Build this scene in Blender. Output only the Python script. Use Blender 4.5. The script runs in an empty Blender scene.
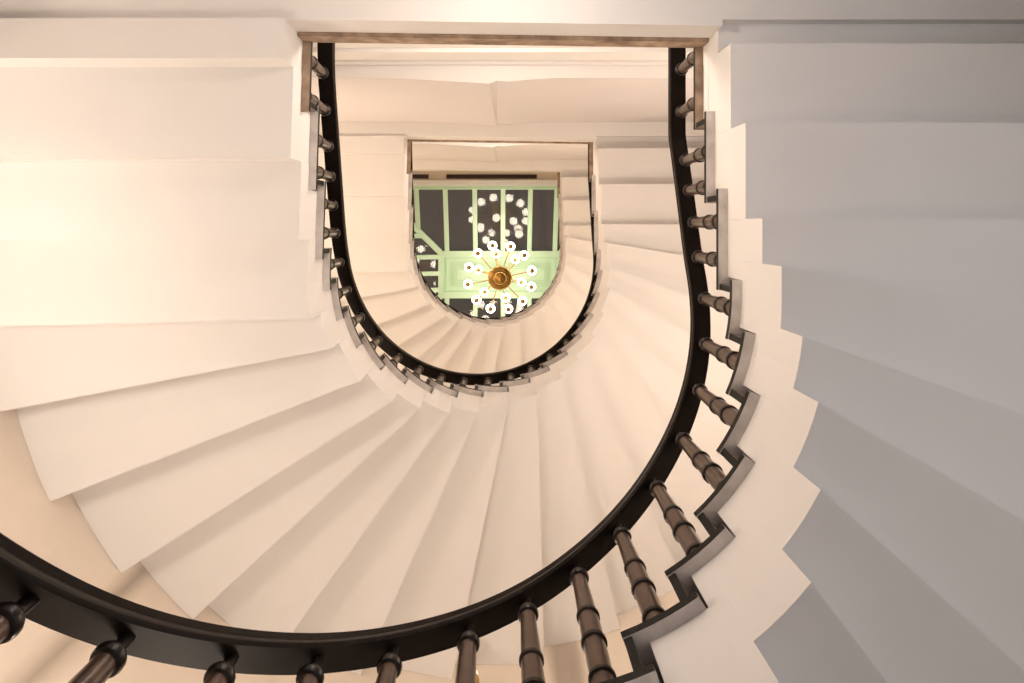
import bpy, bmesh, math, random
from math import pi, sin, cos, radians as rad, hypot, atan2
from mathutils import Vector, Matrix
random.seed(4)
scene = bpy.context.scene
COL = scene.collection

# ------------------------------------------------------------------ layout
# world x to the right in the photo, y towards the bottom of the photo, z up
F_PX, VX, VY = 760.0, 498.0, 227.9
RISE = 0.165
Z1 = 3.165                      # tread level of the first landing above the camera
NST = 22                        # risers per storey
STOREY = NST * RISE
R = 0.8095                      # well radius at the tread edges
YC = 0.226                      # centre of the round end
YS = -0.9                       # shaft wall line
X0 = 0.0045
L = YC - YS
ARC = pi * R
TOT = 2 * L + ARC
XO = 1.615                      # stair width from tread edge to the straight outer walls
XB = 2.49                       # reach of the round outer wall
E_FACE = 0.033                  # plaster face sits behind the tread edge
S = [0.491, 0.802, 1.13, 1.289, 1.453, 1.614, 1.785, 1.934, 2.091, 2.236, 2.38, 2.538,
     2.69, 2.837, 2.993, 3.144, 3.314, 3.486, 3.646, 3.799, 4.11, 4.425]

def path(s, e=0.0):
    if s < L:
        x, y, nx, ny = R, YS + s, 1.0, 0.0
    elif s <= L + ARC:
        t = (s - L) / R
        nx, ny = cos(t), sin(t); x, y = R * nx, YC + R * ny
    else:
        x, y, nx, ny = -R, YC - (s - L - ARC), -1.0, 0.0
    x += e * nx; y += e * ny
    t = max(-1.0, min(1.0, -x / R))
    if e < 1.0:
        x += -0.034 * (1 + t) / 2 * (y - YC)          # the left side of the well leans a little
    return x + X0, y

def normal(s):
    if s < L: return 1.0, 0.0
    if s <= L + ARC:
        t = (s - L) / R
        return cos(t), sin(t)
    return -1.0, 0.0

# ------------------------------------------------------------------ helpers
def tag(o, label=None, cat=None, group=None, kind=None):
    if label: o['label'] = label
    if cat: o['category'] = cat
    if group: o['group'] = group
    if kind: o['kind'] = kind
    return o

def empty(name, loc, label, cat, group=None, rz=0.0):
    o = bpy.data.objects.new(name, None)
    COL.objects.link(o); o.location = loc; o.rotation_euler = (0, 0, rz)
    o.empty_display_size = 0.1
    return tag(o, label, cat, group)

def link(name, bm, mats, parent=None, smooth=None, loc=None):
    """bm in world coordinates; the object keeps world placement under its parent"""
    bmesh.ops.recalc_face_normals(bm, faces=bm.faces)
    me = bpy.data.meshes.new(name)
    bm.to_mesh(me); bm.free()
    for m in (mats if isinstance(mats, (list, tuple)) else [mats]): me.materials.append(m)
    o = bpy.data.objects.new(name, me)
    COL.objects.link(o)
    if parent is not None:
        o.parent = parent
        base = world_loc(parent)
        me.transform(Matrix.Translation(-base))
    if smooth:
        for p in me.polygons: p.use_smooth = True
        me.set_sharp_from_angle(angle=rad(smooth))
    return o

def world_loc(o):
    v = Vector((0, 0, 0))
    while o is not None:
        v += o.location; o = o.parent
    return v

def add_prism(bm, poly, z0, z1, mi_side=0, mi_cap=0, nside=None):
    """nside: only the first nside edges of the outline take mi_side"""
    n = len(poly)
    lo = [bm.verts.new((x, y, z0)) for x, y in poly]
    hi = [bm.verts.new((x, y, z1)) for x, y in poly]
    f = bm.faces.new(lo[::-1]); f.material_index = mi_cap
    f = bm.faces.new(hi); f.material_index = mi_cap
    for i in range(n):
        j = (i + 1) % n
        f = bm.faces.new((lo[i], lo[j], hi[j], hi[i])); f.material_index = mi_side if nside is None or i < nside else mi_cap

def add_box(bm, c, d, mi=0, rot=None):
    vs = []
    for sx in (-1, 1):
        for sy in (-1, 1):
            for sz in (-1, 1):
                v = Vector((sx * d[0] / 2, sy * d[1] / 2, sz * d[2] / 2))
                if rot is not None: v = rot @ v
                vs.append(bm.verts.new(v + Vector(c)))
    for f in ((0, 1, 3, 2), (4, 6, 7, 5), (0, 4, 5, 1), (2, 3, 7, 6), (0, 2, 6, 4), (1, 5, 7, 3)):
        bm.faces.new([vs[i] for i in f]).material_index = mi

def add_lathe(bm, prof, c, seg=20, mi=0, axis=None, mis=None):
    """prof: list of (radius, height) along axis, closed at both ends"""
    ax = Vector(axis).normalized() if axis else Vector((0, 0, 1))
    u = ax.orthogonal().normalized(); v = ax.cross(u)
    rings = []
    for r, h in prof:
        rings.append([bm.verts.new(Vector(c) + ax * h + (u * cos(2 * pi * i / seg) + v * sin(2 * pi * i / seg)) * max(r, 1e-4)) for i in range(seg)])
    for k, (a, b) in enumerate(zip(rings[:-1], rings[1:])):
        for i in range(seg):
            j = (i + 1) % seg
            bm.faces.new((a[i], a[j], b[j], b[i])).material_index = mis[k] if mis else mi
    bm.faces.new(rings[0][::-1]).material_index = mi
    bm.faces.new(rings[-1]).material_index = mi

def add_bar(bm, a, b, w, h, up=(0, 0, 1), mi=0):
    a, b = Vector(a), Vector(b)
    d = (b - a).normalized(); s = d.cross(Vector(up)).normalized(); u = s.cross(d)
    vs = [bm.verts.new(p + s * sx * w / 2 + u * sy * h / 2) for p in (a, b) for sx, sy in ((-1, -1), (1, -1), (1, 1), (-1, 1))]
    for f in ((3, 2, 1, 0), (4, 5, 6, 7), (0, 1, 5, 4), (1, 2, 6, 5), (2, 3, 7, 6), (3, 0, 4, 7)):
        bm.faces.new([vs[i] for i in f]).material_index = mi

def add_sweep(bm, rings, mi=0, cap=True):
    """rings: list of closed loops of points, skinned one to the next"""
    vs = [[bm.verts.new(p) for p in r] for r in rings]
    n = len(vs[0])
    for a, b in zip(vs[:-1], vs[1:]):
        for i in range(n):
            j = (i + 1) % n
            bm.faces.new((a[i], a[j], b[j], b[i])).material_index = mi
    if cap:
        bm.faces.new(vs[0][::-1]).material_index = mi
        bm.faces.new(vs[-1]).material_index = mi

# ------------------------------------------------------------------ materials
def mat(name, color, rough=0.6, metal=0.0, emit=None, strength=0.0, spec=0.5, noise=None, bump=0.0, nscale=8.0, coat=0.0):
    m = bpy.data.materials.new(name); m.use_nodes = True
    nt = m.node_tree; b = nt.nodes['Principled BSDF']
    b.inputs['Base Color'].default_value = (*color, 1)
    b.inputs['Roughness'].default_value = rough
    b.inputs['Metallic'].default_value = metal
    b.inputs['Specular IOR Level'].default_value = spec
    b.inputs['Coat Weight'].default_value = coat
    if emit:
        b.inputs['Emission Color'].default_value = (*emit, 1)
        b.inputs['Emission Strength'].default_value = strength
    if noise or bump:
        tc = nt.nodes.new('ShaderNodeTexCoord')
        nz = nt.nodes.new('ShaderNodeTexNoise'); nz.inputs['Scale'].default_value = nscale
        nz.inputs['Detail'].default_value = 6
        nt.links.new(tc.outputs['Object'], nz.inputs['Vector'])
        if noise:
            cr = nt.nodes.new('ShaderNodeValToRGB')
            cr.color_ramp.elements[0].position = 0.3; cr.color_ramp.elements[1].position = 0.7
            cr.color_ramp.elements[0].color = (*noise, 1); cr.color_ramp.elements[1].color = (*color, 1)
            nt.links.new(nz.outputs['Fac'], cr.inputs['Fac'])
            nt.links.new(cr.outputs['Color'], b.inputs['Base Color'])
        if bump:
            bp = nt.nodes.new('ShaderNodeBump'); bp.inputs['Strength'].default_value = bump
            bp.inputs['Distance'].default_value = 0.01
            nt.links.new(nz.outputs['Fac'], bp.inputs['Height'])
            nt.links.new(bp.outputs['Normal'], b.inputs['Normal'])
    return m

PLASTER = mat('white_wall_paint', (0.80, 0.785, 0.77), 0.75, noise=(0.785, 0.77, 0.755), bump=0.04, nscale=5, spec=0.3)
WALLM = mat('cream_wall_paint', (0.80, 0.71, 0.61), 0.75, noise=(0.785, 0.695, 0.595), bump=0.04, nscale=4, spec=0.3)
PINK = mat('rose_grey_paint', (0.75, 0.725, 0.735), 0.7, noise=(0.735, 0.71, 0.72), nscale=3, spec=0.3)
WHITE = mat('gloss_white_paint', (0.88, 0.87, 0.86), 0.4)
MARBLE = mat('grey_marble', (0.74, 0.70, 0.67), 0.4, noise=(0.52, 0.48, 0.455), nscale=14)
BLACKEDGE = mat('black_stone_edge', (0.007, 0.006, 0.0055), 0.5, spec=0.12)
RISERM = mat('brown_riser_stone', (0.24, 0.18, 0.145), 0.4, noise=(0.15, 0.11, 0.09), nscale=20)
RAWEDGE = mat('raw_brown_stone', (0.50, 0.37, 0.27), 0.8, noise=(0.22, 0.15, 0.105), nscale=16, bump=0.2)
WOOD = mat('dark_varnished_wood', (0.009, 0.006, 0.005), 0.5, noise=(0.006, 0.004, 0.003), nscale=20, spec=0.09)
RAILSIDE = mat('lighter_brown_varnish', (0.022, 0.013, 0.009), 0.4, noise=(0.012, 0.008, 0.006), nscale=9, spec=0.2)
BAL = mat('dark_bronze_paint', (0.105, 0.062, 0.042), 0.28, metal=0.2, noise=(0.07, 0.041, 0.028), nscale=30)
BALRING = mat('black_bronze_ring', (0.010, 0.007, 0.006), 0.3, spec=0.3)
FLOORM = mat('pale_stone_floor', (0.62, 0.62, 0.63), 0.4, noise=(0.55, 0.55, 0.56), nscale=3)
GREEN = mat('mint_green_paint', (0.58, 0.78, 0.58), 0.4)
GREENLINE = mat('mint_green_groove', (0.46, 0.68, 0.46), 0.5)
BRASS = mat('polished_brass', (0.50, 0.30, 0.085), 0.3, metal=0.9)
BULB = mat('lit_globe_glass', (1, 0.97, 0.9), 0.3, emit=(1.0, 0.88, 0.70), strength=15.0)
SHADE = mat('lit_sconce_glass', (1, 0.95, 0.85), 0.3, emit=(1.0, 0.80, 0.52), strength=0.9)
SLOT = mat('dark_brown_slot', (0.035, 0.018, 0.012), 0.5)

def glass_mat():
    m = bpy.data.materials.new('skylight_glass'); m.use_nodes = True
    nt = m.node_tree; nt.nodes.clear()
    out = nt.nodes.new('ShaderNodeOutputMaterial')
    mix = nt.nodes.new('ShaderNodeMixShader'); tr = nt.nodes.new('ShaderNodeBsdfTransparent'); gl = nt.nodes.new('ShaderNodeBsdfGlossy')
    tr.inputs['Color'].default_value = (0.75, 0.75, 0.74, 1)
    gl.inputs['Color'].default_value = (0.95, 0.95, 0.95, 1); gl.inputs['Roughness'].default_value = 0.06
    fr = nt.nodes.new('ShaderNodeFresnel'); fr.inputs['IOR'].default_value = 1.5
    tc = nt.nodes.new('ShaderNodeTexCoord'); nz = nt.nodes.new('ShaderNodeTexNoise'); nz.inputs['Scale'].default_value = 3
    mp = nt.nodes.new('ShaderNodeMapping'); mp.inputs['Scale'].default_value = (6, 0.6, 0.6)
    bp = nt.nodes.new('ShaderNodeBump'); bp.inputs['Strength'].default_value = 0.03; bp.inputs['Distance'].default_value = 0.02
    nt.links.new(tc.outputs['Object'], mp.inputs['Vector']); nt.links.new(mp.outputs['Vector'], nz.inputs['Vector'])
    nt.links.new(nz.outputs['Fac'], bp.inputs['Height']); nt.links.new(bp.outputs['Normal'], gl.inputs['Normal'])
    nt.links.new(fr.outputs['Fac'], mix.inputs['Fac']); nt.links.new(tr.outputs['BSDF'], mix.inputs[1]); nt.links.new(gl.outputs['BSDF'], mix.inputs[2])
    nt.links.new(mix.outputs['Shader'], out.inputs['Surface'])
    return m
GLASS = glass_mat()

# ------------------------------------------------------------------ stairs
def dist_to_well(x, y, outer=False):
    """signed distance outward from the tread edge line, and path parameter"""
    x -= X0
    if outer:
        if y < YC: return abs(x) - (R + XO), y
        return (hypot(x / (R + XO), (y - YC) / XB) - 1) * (R + XO), atan2((y - YC) / XB, x / (R + XO))
    if y < YC:
        if x > 0: return x - R, y - YS
        return -x + 0.034 * (YC - y) - R, L + ARC + (YC - y)
    t = atan2(y - YC, x)
    return hypot(x, y - YC) - R, L + R * t

def hit(p, d, e):
    """march from p along d until the point lies e outside the tread edge"""
    lo, hi = -1.2, 4.0
    # start inside the well: find bracket
    out = e > 1.0
    ee = e - XO if out else e
    def dd(t): return dist_to_well(p[0] + d[0] * t, p[1] + d[1] * t, out)[0]
    t = -0.6; prev = t
    while t < 4.0:
        if dd(t) >= ee and t > -0.55: break
        prev = t; t += 0.05
    lo, hi = prev, t
    for _ in range(40):
        m = (lo + hi) / 2
        if dd(m) >= ee: hi = m
        else: lo = m
    q = (p[0] + d[0] * hi, p[1] + d[1] * hi)
    return q, dist_to_well(q[0], q[1], out)[1]

def line_at(s, off=0.0, soft=False):
    """a step line across the stair at path parameter s, shifted off metres uphill"""
    px, py = path(s)
    nx, ny = normal(s)
    tx, ty = -ny, nx                     # tangent of growing s (downhill)
    if soft and L < s < L + ARC:
        ph = (s - L) / R
        ph2 = ph - rad(5.0) * sin(2 * ph)
        cxp, cyp = X0, YC
        nx, ny = cos(ph2), sin(ph2); tx, ty = -ny, nx
        return (cxp - tx * off + nx * R, cyp - ty * off + ny * R), (nx, ny)
    return (px - tx * off, py - ty * off), (nx, ny)

def band_poly(la, lb, e0, e1):
    """plan polygon between two step lines la (uphill) and lb (downhill), from e0 to e1 off the tread edge"""
    (a0, sa0), (b0, sb0) = hit(*la, e0), hit(*lb, e0)
    (a1, sa1), (b1, sb1) = hit(*la, e1), hit(*lb, e1)
    def curve(pa, sa, pb, sb, e):
        n = max(2, int(abs(sb - sa) / 0.05) + 1)
        out = [pa]
        for i in range(1, n):
            s = sa + (sb - sa) * i / n
            out.append(well_pt(s, e))
        return out + [pb]
    inner = curve(a0, sa0, b0, sb0, e0)
    outer = [a1]
    if a1[1] > YC or b1[1] > YC:
        ta = sa1 if a1[1] > YC else (0.0 if a1[0] > 0 else pi)
        tb = sb1 if b1[1] > YC else (0.0 if b1[0] > 0 else pi)
        n = max(2, int(abs(tb - ta) / 0.04) + 1)
        for i in range(n + 1):
            t = ta + (tb - ta) * i / n
            if (i == 0 and a1[1] > YC) or (i == n and b1[1] > YC): continue
            outer.append((X0 + (XO + R + e1 - XO) * cos(t), YC + (XB + e1 - XO) * sin(t)))
    outer.append(b1)
    return inner + outer[::-1], (sa0, sb0, len(inner))

def well_pt(s, e):
    if s < L: return X0 + R + e, YS + s
    if s <= L + ARC:
        t = (s - L) / R
        return X0 + (R + e) * cos(t), YC + (R + e) * sin(t)
    y = YC - (s - L - ARC)
    return X0 - (R + e - 0.034 * (YC - y)), y

D_SOF = [0.262, 0.262, 0.26, 0.25, 0.21, 0.215, 0.21, 0.205, 0.21, 0.215, 0.22, 0.225,
         0.23, 0.24, 0.25, 0.262, 0.235, 0.18, 0.155, -0.046, -0.061, -0.105]
def t_sof(k): return 0.235 if k <= 8 else min(0.325, 0.235 + (k - 8) * 0.0085)
NOSE, RISERT, LAP = 0.002, 0.022, 0.048

def make_flight(f, label, kmax=22):
    zl = Z1 + f * STOREY
    root = empty('stair_flight', (0, 0, zl - NST * RISE), label, 'stairs', 'stair flights winding round the well')
    sof = []                                   # inner soffit breakpoints (s, k)
    for k in range(1, kmax + 1):
        la = line_at(S[k - 1], D_SOF[k - 1], True)
        if k < 22: lb = line_at(S[k], D_SOF[k], True)
        else: lb = ((-R, -0.784), (-1.0, 0.0))
        zt = zl - k * RISE
        zs = zt - t_sof(k)
        poly, (sa, sb, _) = band_poly(la, lb, E_FACE, XO - 0.002)
        sof.append((sa, sb, zs))
        bm = bmesh.new()
        add_prism(bm, poly, zs, zs + 0.20)
        step = link('step', bm, PLASTER, root)
        if k < 22:
            ta = line_at(S[k - 1], LAP); tb = line_at(S[k])
            poly, (_, _, ni) = band_poly(ta, tb, 0.0, XO - 0.002)
            bm = bmesh.new(); add_prism(bm, poly, zt - 0.028, zt, 1, 0, ni)
            link('tread', bm, [MARBLE, BLACKEDGE], step)
        ra = line_at(S[k - 1], NOSE + RISERT); rb = line_at(S[k - 1], NOSE)
        poly, (_, _, ni) = band_poly(ra, rb, 0.004, XO - 0.002)
        bm = bmesh.new(); add_prism(bm, poly, zt, zt + RISE - 0.028, 1, 0, ni - 1)
        link('riser', bm, [RISERM, BLACKEDGE], step)
    # plaster string along the well: stepped above under the treads and below along the soffit
    brk = set()
    top = []
    for k in range(0, min(kmax, 21) + 1):
        a = S[k - 1] - LAP if k else None
        top.append((a, zl - k * RISE - 0.028))
        if a is not None: brk.add(a)
    for sa, sb, zs in sof: brk.add(sa); brk.add(sb)
    s_start = sof[0][0]; s_end = sof[-1][1]
    bs = sorted(b for b in brk if s_start <= b <= s_end)
    fine = []
    for a, b in zip(bs[:-1], bs[1:]):
        if b - a < 1e-5: continue
        n = max(1, int((b - a) / 0.04))
        fine += [(a + (b - a) * i / n, a + (b - a) * (i + 1) / n) for i in range(n)]
    def ztop(s):
        z = top[0][1]
        for a, zz in top[1:]:
            if s > a: z = zz
        if s > S[-1] and kmax == 22: z = zl - 22 * RISE
        return z
    def zbot(s):
        for sa, sb, zs in sof:
            if sa <= s <= sb: return zs
        return sof[-1][2]
    bm = bmesh.new()
    for a, b in fine:
        m = (a + b) / 2; zt, zb = ztop(m), zbot(m)
        p = [well_pt(a, E_FACE + 0.002), well_pt(b, E_FACE + 0.002), well_pt(b, E_FACE + 0.05), well_pt(a, E_FACE + 0.05)]
        add_prism(bm, p, zb + 0.19, zt)
    link('stringer', bm, PLASTER, root)
    return root

make_flight(0, 'nearest lowest stair flight with shaded grey stepped underside at the right')
make_flight(1, 'middle stair flight with broad cream stepped underside sweeping left to right')
make_flight(2, 'uppermost small stair flight ringing the green skylight')

# ------------------------------------------------------------------ railings
def zpitch(s, zl):
    zk = [(-1.0, zl + 0.045), (S[0] - 0.075, zl + 0.045)] + [(S[k], zl - k * RISE) for k in range(22)] + [(S[21] + 0.311, zl - 22 * RISE), (TOT + 1, zl - 22 * RISE - 0.06)]
    for (a, za), (b, zb) in zip(zk[:-1], zk[1:]):
        if a <= s <= b: return za + (zb - za) * (s - a) / (b - a)
    return zk[-1][1]
def zrail(s, zl):
    w = max(0.03, min(0.22, s - 0.40, TOT + 0.35 - s))
    n = 12; tot = wt = 0.0
    for i in range(-n, n + 1):
        q = 0.5 + 0.5 * cos(pi * i / (n + 1))
        tot += q * zpitch(s + w * i / n, zl); wt += q
    return tot / wt

RAIL_E = 0.135
RAIL_H = 0.80
BAL_PROF = [(0.036, 0.0), (0.036, 0.03), (0.031, 0.036), (0.0285, 0.05), (0.0295, 0.206), (0.036, 0.210), (0.0365, 0.220), (0.0305, 0.226),
            (0.031, 0.30), (0.0300, 0.356), (0.036, 0.360), (0.0365, 0.372), (0.0300, 0.377), (0.0305, 0.43), (0.0290, 0.484), (0.034, 0.488),
            (0.0345, 0.498), (0.0285, 0.503), (0.0275, 0.56), (0.0230, 0.706), (0.030, 0.710), (0.0325, 0.716), (0.0325, 0.728), (0.028, 0.738),
            (0.016, 0.744), (0.014, 0.765)]
def baluster(x, y, zt, zr, parent):
    bm = bmesh.new()
    h = zr - zt
    prof = []
    for r, z in BAL_PROF:
        prof.append((r, z if z < 0.06 else 0.06 + (z - 0.06) * (h - 0.06) / (RAIL_H - 0.06)))
    prof.append((0.013, h + 0.01))
    rng = ((0.0, 0.036), (0.206, 0.226), (0.356, 0.377), (0.484, 0.503), (0.706, 0.9))
    zs = [p[1] for p in BAL_PROF] + [0.8]
    mis = [1 if any(a <= (z0 + z1) / 2 <= b for a, b in rng) else 0 for z0, z1 in zip(zs[:-1], zs[1:])]
    add_lathe(bm, prof, (x, y, zt), 18, mis=mis)
    return link('baluster', bm, [BAL, BALRING], parent, smooth=28)

def make_rail(f, label):
    zl = Z1 + f * STOREY
    root = empty('stair_railing', (0, 0, zl - NST * RISE), label, 'railing', 'railings along the stair flights')
    # handrail: a moulded section swept along the well
    sec = [(-0.036, -0.006), (0.040, -0.006), (0.043, 0.012), (0.038, 0.05), (0.028, 0.068), (0.0, 0.078), (-0.026, 0.074), (-0.038, 0.058), (-0.031, 0.040), (-0.038, 0.026), (-0.041, 0.008)]
    rings = []
    n = 170
    for i in range(n + 1):
        s = -0.095 + (TOT + 0.19) * i / n
        z = zrail(s, zl) + RAIL_H
        rings.append([(*well_pt(s, RAIL_E + e), z + h) for e, h in sec])
    bm = bmesh.new(); add_sweep(bm, rings)
    bm.faces.ensure_lookup_table()
    for fc in bm.faces:
        pass
    bm.verts.index_update()
    ns = len(sec)
    # the inner side is lighter than the underside
    for fi, fc in enumerate(bm.faces):
        if fi < n * ns and (fi % ns) in (6, 7, 8, 9): fc.material_index = 1
    link('handrail', bm, [WOOD, RAILSIDE], root, smooth=40)
    spots = []
    def offs(k):
        if f == 0: return {5: -.006, 6: -.008, 7: -.004, 8: .007, 9: .010, 10: .016, 11: .014, 12: .030, 13: .032, 14: .036, 15: .057}.get(k, 0.0 if k < 5 else 0.05)
        return 0.008 if k < 13 else max(-0.03, -0.008 * (k - 13))
    for s in (0.145, 0.300): spots.append((s, 0))
    spots[0] = (0.08, 0); spots[1] = (0.30, 0)
    for k in range(1, 22):
        a, b = S[k - 1], S[k]
        if b - a > 0.25:
            spots += [(a + (b - a) * 0.25 - 0.01, k), (a + (b - a) * 0.75 - 0.01, k)]
        else: spots.append(((a + b) / 2 + offs(k), k))
    spots += [(S[21] + 0.09, 22), (S[21] + 0.27, 22)]
    for s, k in spots:
        x, y = well_pt(s, RAIL_E)
        baluster(x, y, zl - k * RISE, zrail(s, zl) + RAIL_H, root)
    return root
make_rail(0, 'nearest black handrail with large turned balusters curving across the bottom of the well')
make_rail(1, 'second black handrail with small turned balusters around the middle of the well')
make_rail(2, 'topmost thin dark railing right beside the green skylight')

# ------------------------------------------------------------------ landings
YB = -2.3                        # back wall of the landings
XW = R + XO                      # outer wall
def landing(f, label, left=True):
    zl = Z1 + f * STOREY
    root = empty('stair_landing', (0, -1.6, zl - 0.30), label, 'landing', 'landings at the head of the stair flights')
    sof = zl - 0.30
    bm = bmesh.new()
    # side slabs and the ledge between them, one plaster slab
    for poly in ([(X0 + R + E_FACE, YB), (XW - .002, YB + .002), (XW - .002, -0.786), (X0 + R + E_FACE, -0.786)],
                 [(-XW + .01, YB + .002), (X0 - R - E_FACE + .037, YB), (X0 - R - E_FACE + .037, -0.784), (-XW + .01, -0.784)],
                 [(X0 - R - E_FACE + .037, YB), (X0 + R + E_FACE, YB), (X0 + R + E_FACE, -0.762), (X0 - R - E_FACE + .037, -0.787)]):
        add_prism(bm, poly, sof, zl - 0.028)
    # last stretch of the right hand flight under the landing
    la = ((X0 + R, -0.80), (1.0, 0.0)); lb = line_at(S[0], D_SOF[0], True)
    poly, _ = band_poly(la, lb, E_FACE, XO - 0.002)
    add_prism(bm, poly, zl - 0.24, zl - 0.028)
    poly, _ = band_poly(lb, line_at(S[0], NOSE + RISERT), E_FACE, XO - 0.002)
    add_prism(bm, poly, zl - 0.10, zl - 0.033)
    link('slab', bm, PLASTER, root)
    # walking surface
    bm = bmesh.new()
    poly, (_, _, ni) = band_poly(((X0 + R, -0.9), (1.0, 0.0)), line_at(S[0]), 0.0, XO - 0.002)
    add_prism(bm, poly, zl - 0.028, zl, 1, 0, ni)
    link('top_tread', bm, [RAWEDGE, BLACKEDGE], root)
    if left:
      bm = bmesh.new()
      poly, (_, _, ni) = band_poly(line_at(S[21], LAP), ((-R, -0.9), (-1.0, 0.0)), 0.0, XO - 0.002)
      add_prism(bm, poly, zl - 0.028, zl, 1, 0, ni)
      link('bottom_tread', bm, [RAWEDGE, BLACKEDGE], root)
    if not left: return root
    bm = bmesh.new()
    add_box(bm, (X0 + .004, -0.809, zl - (0.060 if f == 0 else 0.02)), (2 * R + 0.09, 0.10, 0.115 if f == 0 else 0.035), rot=Matrix.Rotation(0.0145, 3, 'Z'))
    bmesh.ops.bevel(bm, geom=list(bm.edges), offset=0.006, segments=2, affect='EDGES')
    o = link('edging', bm, RAWEDGE, root)
    return root
landing(0, 'nearest landing with raw brown edge across the top of the photo')
landing(1, 'second landing slab above the pale curved panel')
landing(2, 'uppermost landing slab just in front of the skylight', False)

# ------------------------------------------------------------------ setting
Z0 = Z1 - STOREY                 # ground floor
ZC = 13.7                        # ceiling round the skylight
def struct(name, bm, m, smooth=None):
    return tag(link(name, bm, m, smooth=smooth), kind='structure')
bm = bmesh.new(); add_box(bm, (0, 0.3, Z0 - 0.1), (5.6, 6.2, 0.2)); struct('floor', bm, FLOORM)
T = 0.2
for sx, nm in ((1, 'wall_right'), (-1, 'wall_left')):
    bm = bmesh.new(); add_box(bm, (X0 + sx * (XW + T / 2), (YB + YC) / 2, (Z0 + ZC) / 2), (T, YC - YB, ZC - Z0)); struct(nm, bm, WALLM)
bm = bmesh.new()
n = 64
ri = [(X0 + XW * cos(pi * i / n), YC + XB * sin(pi * i / n)) for i in range(n + 1)]
ro = [(X0 + (XW + T) * cos(pi * i / n), YC + (XB + T) * sin(pi * i / n)) for i in range(n + 1)]
for i in range(n):
    add_prism(bm, [ri[i], ri[i + 1], ro[i + 1], ro[i]], Z0, ZC)
bmesh.ops.remove_doubles(bm, verts=bm.verts, dist=1e-5)
struct('wall_front', bm, WALLM, smooth=40)
bm = bmesh.new(); add_box(bm, (0, YB - T / 2, (Z0 + ZC) / 2), (2 * XW + 2 * T, T, ZC - Z0)); struct('wall_back', bm, WALLM)

# the shaft wall closing the well: white dado below, double bowed panel above, one for each storey
WX = 1.7
for f in range(0, 3):
    zb = Z1 + (f - 1) * STOREY
    zt = Z1 + f * STOREY - 0.302
    bm = bmesh.new()
    add_box(bm, (0, -1.08, zb + 0.71), (2 * WX, 0.16, 1.42))
    for hz, dp, hh in ((0.70, 0.015, 0.03), (1.08, 0.022, 0.035), (1.125, 0.012, 0.02), (1.39, 0.02, 0.05)):
        add_box(bm, (0, -1.0 + dp / 2, zb + hz), (2 * WX, dp, hh))
    struct('wall_shaft', bm, WHITE)
    bm = bmesh.new()
    lo_, hi_ = [], []
    for i in range(49):
        t = i / 48
        for out, xe in ((lo_, -0.055), (hi_, -0.016)):
            x = -WX + (xe + WX) * t
            out.append((x, -0.905 + 0.035 * max(0.0, 1 - (xe - x) / 0.66) ** 1.2))
    for i in range(49):
        t = i / 48
        x = -0.008 + (WX + 0.008) * t
        for out in (lo_, hi_):
            out.append((x, -0.905 + 0.030 * max(0.0, 1 - (x + 0.008) / 0.40) ** 1.5 - 0.012 * max(0.0, 1 - i / 2)))
    lo_ += [(WX, -1.16), (-WX, -1.16)]; hi_ += [(WX, -1.16), (-WX, -1.16)]
    a = [bm.verts.new((x, y, zb + 1.42)) for x, y in lo_]
    b = [bm.verts.new((x, y, zt)) for x, y in hi_]
    bm.faces.new(a[::-1]).material_index = 1
    bm.faces.new(b)
    for i in range(len(a)):
        j = (i + 1) % len(a)
        bm.faces.new((a[i], a[j], b[j], b[i]))
    struct('wall_shaft_upper', bm, [PINK, WHITE], smooth=20)

# ceiling ring round the skylight
SX0, SX1, SY0, SY1 = -2.27, 2.27, -0.76, 2.62
bm = bmesh.new()
add_box(bm, (0, (YB + SY0) / 2 - T / 2, ZC + 0.1), (2 * XW + 2 * T, SY0 - YB + T, 0.2))
add_box(bm, (0, (SY1 + 3.1) / 2, ZC + 0.1), (2 * XW + 2 * T, 3.1 - SY1, 0.2))
for sx in (-1, 1):
    add_box(bm, (sx * (SX1 + XW + T) / 2, (SY0 + SY1) / 2, ZC + 0.1), (XW + T - SX1, SY1 - SY0, 0.2))
struct('ceiling', bm, WALLM)
bm = bmesh.new()
for z, w in ((ZC - 0.02, 0.10), (ZC + 0.02, 0.05)):
    add_box(bm, (0, SY0 - w / 2 , z), (SX1 - SX0 + 0.1, w, 0.05))
    add_box(bm, (0, SY1 + w / 2 , z), (SX1 - SX0 + 0.1, w, 0.05))
    for sx in (-1, 1): add_box(bm, (sx * (SX1 + w / 2), (SY0 + SY1) / 2, z), (w, SY1 - SY0, 0.05))
struct('trim_1', bm, WHITE)
for i, (xa, xb) in enumerate(((-1.56, -1.25), (-0.93, 0.70))):
    bm = bmesh.new()
    add_box(bm, ((xa + xb) / 2, -0.925, ZC - 0.006), (xb - xa, 0.075, 0.016))
    o = link('ceiling_vent', bm, SLOT)
    tag(o, ('short dark slot vent in the ceiling left of the longer slot' , 'long dark slot vent in the ceiling in front of the skylight')[i], 'vent', 'slot vents in the ceiling')

# ------------------------------------------------------------------ skylight
ZP = 14.30                       # height of the green centre panel
def px(u, v, z): return ((u - VX) * z / F_PX, (v - VY) * z / F_PX)
PX0, PY0 = px(440, 252, ZP); PX1, PY1 = px(561, 297, ZP)
sky = empty('skylight', (0, (SY0 + SY1) / 2, ZC), 'hipped glass skylight with mint green bars and panel', 'skylight')
ZB = ZC + 0.04
def bar(name, a, b, w=0.085, h=0.09):
    bm = bmesh.new(); add_bar(bm, a, b, w, h)
    bmesh.ops.bevel(bm, geom=list(bm.edges), offset=0.008, segments=1, affect='EDGES')
    return link(name, bm, GREEN, sky)
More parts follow.
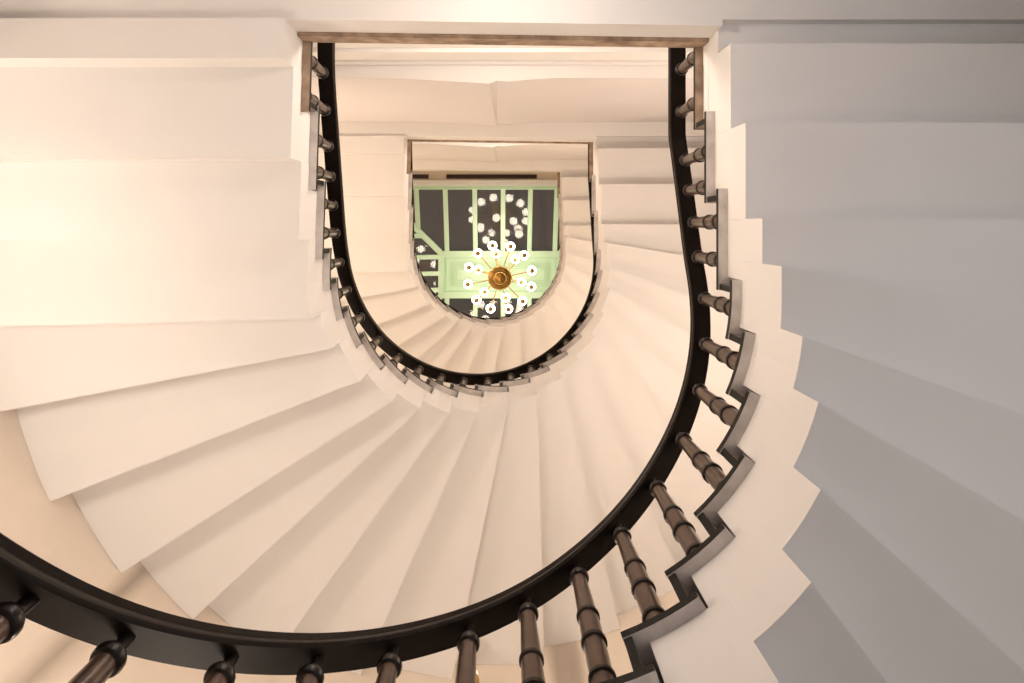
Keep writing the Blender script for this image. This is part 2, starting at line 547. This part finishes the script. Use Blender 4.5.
# curb frame
for a, b in (((SX0, SY0), (SX1, SY0)), ((SX1, SY0), (SX1, SY1)), ((SX1, SY1), (SX0, SY1)), ((SX0, SY1), (SX0, SY0))):
    d = Vector((b[0] - a[0], b[1] - a[1], 0)).normalized() * 0.05
    bar('frame_rail', (a[0] - d.x, a[1] - d.y, ZB), (b[0] + d.x, b[1] + d.y, ZB), 0.13, 0.12)
# hips
for (bx, by), (cx, cy) in (((SX0, SY0), (PX0, PY0)), ((SX1, SY0), (PX1, PY0)), ((SX0, SY1), (PX0, PY1)), ((SX1, SY1), (PX1, PY1))):
    bar('hip_bar', (bx, by, ZB), (cx, cy, ZP), 0.11, 0.10)
# rafters on the four slopes
def slope_z(t): return ZB + (ZP - ZB) * t
RXS = [px(u, 230, 14.0)[0] for u in (446, 475, 503, 530, 556)]
for x in RXS:
    bar('glazing_bar', (x, SY0, ZB), (x, PY0, ZP))
    bar('glazing_bar', (x, SY1, ZB), (x, PY1, ZP))
xl = px(417, 230, 13.9)[0]
tl = (xl - SX0) / (PX0 - SX0)
bar('glazing_bar', (xl, SY0, ZB), (xl, SY0 + (PY0 - SY0) * tl, slope_z(tl)))
bar('glazing_bar', (xl, SY1, ZB), (xl, SY1 + (PY1 - SY1) * tl, slope_z(tl)))
tr_ = (SX1 - 1.65) / (SX1 - PX1)
bar('glazing_bar', (1.65, SY0, ZB), (1.65, SY0 + (PY0 - SY0) * tr_, slope_z(tr_)))
bar('glazing_bar', (1.65, SY1, ZB), (1.65, SY1 + (PY1 - SY1) * tr_, slope_z(tr_)))
for v in (257, 273.5, 290):
    y = px(0, v, 14.25)[1]
    bar('glazing_bar', (SX0, y, ZB), (PX0, y, ZP))
    bar('glazing_bar', (SX1, y, ZB), (PX1, y, ZP))
y = px(0, 236, 14.0)[1]
tl = (y - SY0) / (PY0 - SY0)
bar('glazing_bar', (SX0, y, ZB), (SX0 + (PX0 - SX0) * tl, y, slope_z(tl)))
# centre panel: flat board with a raised border and stepped mouldings
bm = bmesh.new()
pcx, pcy = (PX0 + PX1) / 2, (PY0 + PY1) / 2; pw, ph = PX1 - PX0, PY1 - PY0
add_box(bm, (pcx, pcy, ZP + 0.05), (pw, ph, 0.05))
def rect_frame(bm, x0, x1, y0, y1, z, w, h, mi=0):
    add_box(bm, ((x0 + x1) / 2, y0 + w / 2, z), (x1 - x0, w, h), mi)
    add_box(bm, ((x0 + x1) / 2, y1 - w / 2, z), (x1 - x0, w, h), mi)
    add_box(bm, (x0 + w / 2, (y0 + y1) / 2, z), (w, y1 - y0 - 2 * w, h), mi)
    add_box(bm, (x1 - w / 2, (y0 + y1) / 2, z), (w, y1 - y0 - 2 * w, h), mi)
for ins, w, h, mi in ((0.10, 0.02, 0.03, 1), (0.20, 0.014, 0.022, 1), (0.235, 0.014, 0.022, 1), (0.27, 0.012, 0.03, 1), (0.305, 0.012, 0.02, 1)):
    rect_frame(bm, PX0 + ins, PX1 - ins, PY0 + ins, PY1 - ins, ZP + 0.025, w, h, mi)
link('centre_panel', bm, [GREEN, GREENLINE], sky)
bm = bmesh.new(); rect_frame(bm, PX0 - 0.03, PX1 + 0.03, PY0 - 0.02, PY1 + 0.02, ZP - 0.0, 0.12, 0.12)
link('panel_frame', bm, GREEN, sky)
# glass panes, one on each slope
def pane(pts):
    bm = bmesh.new()
    up = Vector((0, 0, 0.006))
    lo = [bm.verts.new(Vector(p) + Vector((0, 0, 0.03))) for p in pts]
    hi = [bm.verts.new(Vector(p) + Vector((0, 0, 0.03)) + up) for p in pts]
    bm.faces.new(lo[::-1]); bm.faces.new(hi)
    for i in range(len(pts)):
        j = (i + 1) % len(pts); bm.faces.new((lo[i], lo[j], hi[j], hi[i]))
    link('glass_pane', bm, GLASS, sky)
A, B_, C_, D_ = (SX0, SY0, ZB), (SX1, SY0, ZB), (SX1, SY1, ZB), (SX0, SY1, ZB)
a_, b_, c_, d_ = (PX0, PY0, ZP), (PX1, PY0, ZP), (PX1, PY1, ZP), (PX0, PY1, ZP)
for q in ((A, B_, b_, a_), (B_, C_, c_, b_), (C_, D_, d_, c_), (D_, A, a_, d_)): pane(q)

# ------------------------------------------------------------------ chandelier
ZCH = 12.9
cx, cy = px(500, 278, ZCH)
ch = empty('chandelier', (cx, cy, ZP), 'brass chandelier with radiating arms and lit globes below the green panel', 'chandelier')
def chp(name, bm, m, smooth=40, parent=ch): return link(name, bm, m, parent, smooth)
bm = bmesh.new(); add_lathe(bm, [(0.02, -0.05), (0.09, -0.04), (0.10, 0.0)], (cx, cy, ZP - 0.01), 24); chp('canopy', bm, BRASS)
bm = bmesh.new(); add_lathe(bm, [(0.014, 0), (0.014, ZP - ZCH - 0.05)], (cx, cy, ZCH), 12); chp('rod', bm, BRASS)
bm = bmesh.new()
add_lathe(bm, [(0.02, -0.16), (0.05, -0.15), (0.055, -0.12), (0.10, -0.105), (0.11, -0.085), (0.135, -0.075), (0.145, -0.05), (0.19, -0.035), (0.205, 0.0),
               (0.19, 0.02), (0.08, 0.05), (0.07, 0.40), (0.12, 0.42), (0.12, 0.46), (0.02, 0.5)], (cx, cy, ZCH), 40)
chp('body', bm, BRASS)
def arm(ang, r, z0, z1, rb):
    d = Vector((cos(ang), sin(ang), 0))
    c = Vector((cx, cy, 0))
    tip = c + d * r; tip.z = z1
    bm = bmesh.new()
    pts = [c + d * 0.06 + Vector((0, 0, z0)), c + d * (r * 0.6) + Vector((0, 0, z0 + (z1 - z0) * 0.35)), c + d * (r - 0.03) + Vector((0, 0, z1 - 0.01)), tip + Vector((0, 0, 0.0))]
    for p, q in zip(pts[:-1], pts[1:]): add_lathe(bm, [(0.0085, 0), (0.0085, (q - p).length)], p, 10, axis=(q - p))
    a = chp('arm', bm, BRASS)
    bm = bmesh.new(); add_lathe(bm, [(0.012, -0.025), (0.038, -0.015), (0.044, 0.0), (0.040, 0.04), (0.02, 0.05)], tip, 16)
    chp('socket', bm, BRASS, parent=a)
    bm = bmesh.new()
    bmesh.ops.create_uvsphere(bm, u_segments=20, v_segments=12, radius=rb, matrix=Matrix.Translation(tip + Vector((0, 0, rb + 0.025))))
    chp('globe', bm, BULB, parent=a)
for u, v in ((292, 308), (378, 313), (443, 355), (480, 428), (478, 505), (436, 573), (367, 610), (283, 610), (217, 567), (177, 492), (182, 413), (225, 347)):
    x, y = (u - 328) / 4.708, (v - 460) / 4.708
    arm(atan2(y, x), 0.56, ZCH + 0.02, ZCH + 0.07, 0.078)
for a in (260, 313, 16, 75, 134, 196):
    arm(rad(a), 0.40, ZCH + 0.44, ZCH + 0.47, 0.078)

# ------------------------------------------------------------------ wall lamp whose globes peek past the balusters at the bottom
def sconce(x, y, z, label):
    root = empty('wall_sconce', (x, y, z), label, 'wall lamp')
    bm = bmesh.new(); add_lathe(bm, [(0.07, 0), (0.07, 0.015), (0.03, 0.03)], (x, y, z), 24, axis=(0, -1, 0)); link('backplate', bm, BRASS, root, 40)
    for sx in (-1, 1):
        e = Vector((x + sx * 0.19, y - 0.10, z))
        bm = bmesh.new()
        for p, q in (((x, y - 0.02, z), (x + sx * 0.10, y - 0.09, z - 0.03)), ((x + sx * 0.10, y - 0.09, z - 0.03), (e.x, e.y, z - 0.02))):
            p, q = Vector(p), Vector(q); add_lathe(bm, [(0.009, 0), (0.009, (q - p).length)], p, 10, axis=q - p)
        a = link('arm', bm, BRASS, root, 40)
        bm = bmesh.new(); bmesh.ops.create_uvsphere(bm, u_segments=20, v_segments=12, radius=0.055, matrix=Matrix.Translation(e + Vector((0, 0, 0.055)))); link('globe', bm, SHADE, a, 60)
        bm = bmesh.new(); add_lathe(bm, [(0.03, -0.03), (0.058, -0.006), (0.063, 0.012), (0.058, 0.014), (0.04, 0.0)], e, 24); link('ring', bm, BRASS, a, 40)
    return root
sconce(0.02, YC + XB - 0.005, 4.37, 'brass double globe wall lamp on the curved wall behind the near balusters')

# ------------------------------------------------------------------ light
def light(name, kind, loc, energy, color, size=0.1, rot=None, size_y=None, target=None, spread=None):
    l = bpy.data.lights.new(name, kind); l.energy = energy; l.color = color
    if kind == 'AREA':
        l.size = size
        if size_y: l.shape = 'RECTANGLE'; l.size_y = size_y
        if spread: l.spread = spread
    else: l.shadow_soft_size = size
    o = bpy.data.objects.new(name, l); COL.objects.link(o); o.location = loc
    if target is not None:
        o.rotation_euler = (Vector(target) - Vector(loc)).to_track_quat('-Z', 'Y').to_euler()
    elif rot: o.rotation_euler = rot
    return o
WARM = ((1.0, 0.855, 0.735), (1.0, 0.805, 0.62), (1.0, 0.76, 0.54))
SOFTW = (1.0, 0.84, 0.71)
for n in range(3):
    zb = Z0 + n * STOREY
    light('wall_warm_light', 'POINT', (-XW + 0.3, 0.35, zb + (2.6, 2.2, 2.2)[n]), (34, 44, 44)[n], WARM[n], 0.2)
    light('wall_warm_light', 'POINT', (-0.6, YC + XB - 0.35, zb + 2.5), 34, WARM[n], 0.25)
    light('wall_warm_light', 'POINT', (XW - 0.4, 0.5, zb + 0.9), (4, 46, 46)[n], (SOFTW, SOFTW, WARM[1])[n], 0.2)  # right-hand light is added to brighten the flight undersides
    light('landing_fill_light', 'POINT', (0.0, (-0.84, -0.93, -0.93)[n], zb + (2.72, 0.25, 0.25)[n]), (13, 20, 20)[n], (WARM[0], SOFTW, SOFTW)[n], 0.06)  # unseen light added to brighten the landing underside and shaft wall
# unseen cool fill lights, added to light the grey undersides at the right
light('cool_side_fill', 'AREA', (XW - 0.03, -0.35, 1.05), 14.5, (0.84, 0.90, 1.0), 0.7, target=(0.0, 0.2, 1.1), size_y=0.7)
light('cool_floor_fill', 'AREA', (1.8, 0.2, 0.9), 5, (0.78, 0.875, 1.0), 1.4, target=(1.0, 0.1, Z0), size_y=1.0)

w = bpy.data.worlds.new('night_sky'); scene.world = w; w.use_nodes = True
bg = w.node_tree.nodes['Background']; bg.inputs['Color'].default_value = (0.105, 0.084, 0.074, 1); bg.inputs['Strength'].default_value = 1.1

# ------------------------------------------------------------------ camera
cam = bpy.data.cameras.new('camera'); co = bpy.data.objects.new('camera', cam); COL.objects.link(co)
co.location = (0, 0, 0); co.rotation_euler = (pi, 0, 0)
cam.sensor_width = 36.0; cam.lens = F_PX * 36.0 / 1024.0
cam.shift_x = (512 - VX) / 1024.0
cam.shift_y = -(341.5 - VY) / 1024.0
cam.clip_start = 0.02
scene.camera = co
vs = scene.view_settings
vs.view_transform = 'Standard'; vs.look = 'None'; vs.gamma = 1.0; vs.exposure = 0.08; vs.use_curve_mapping = False
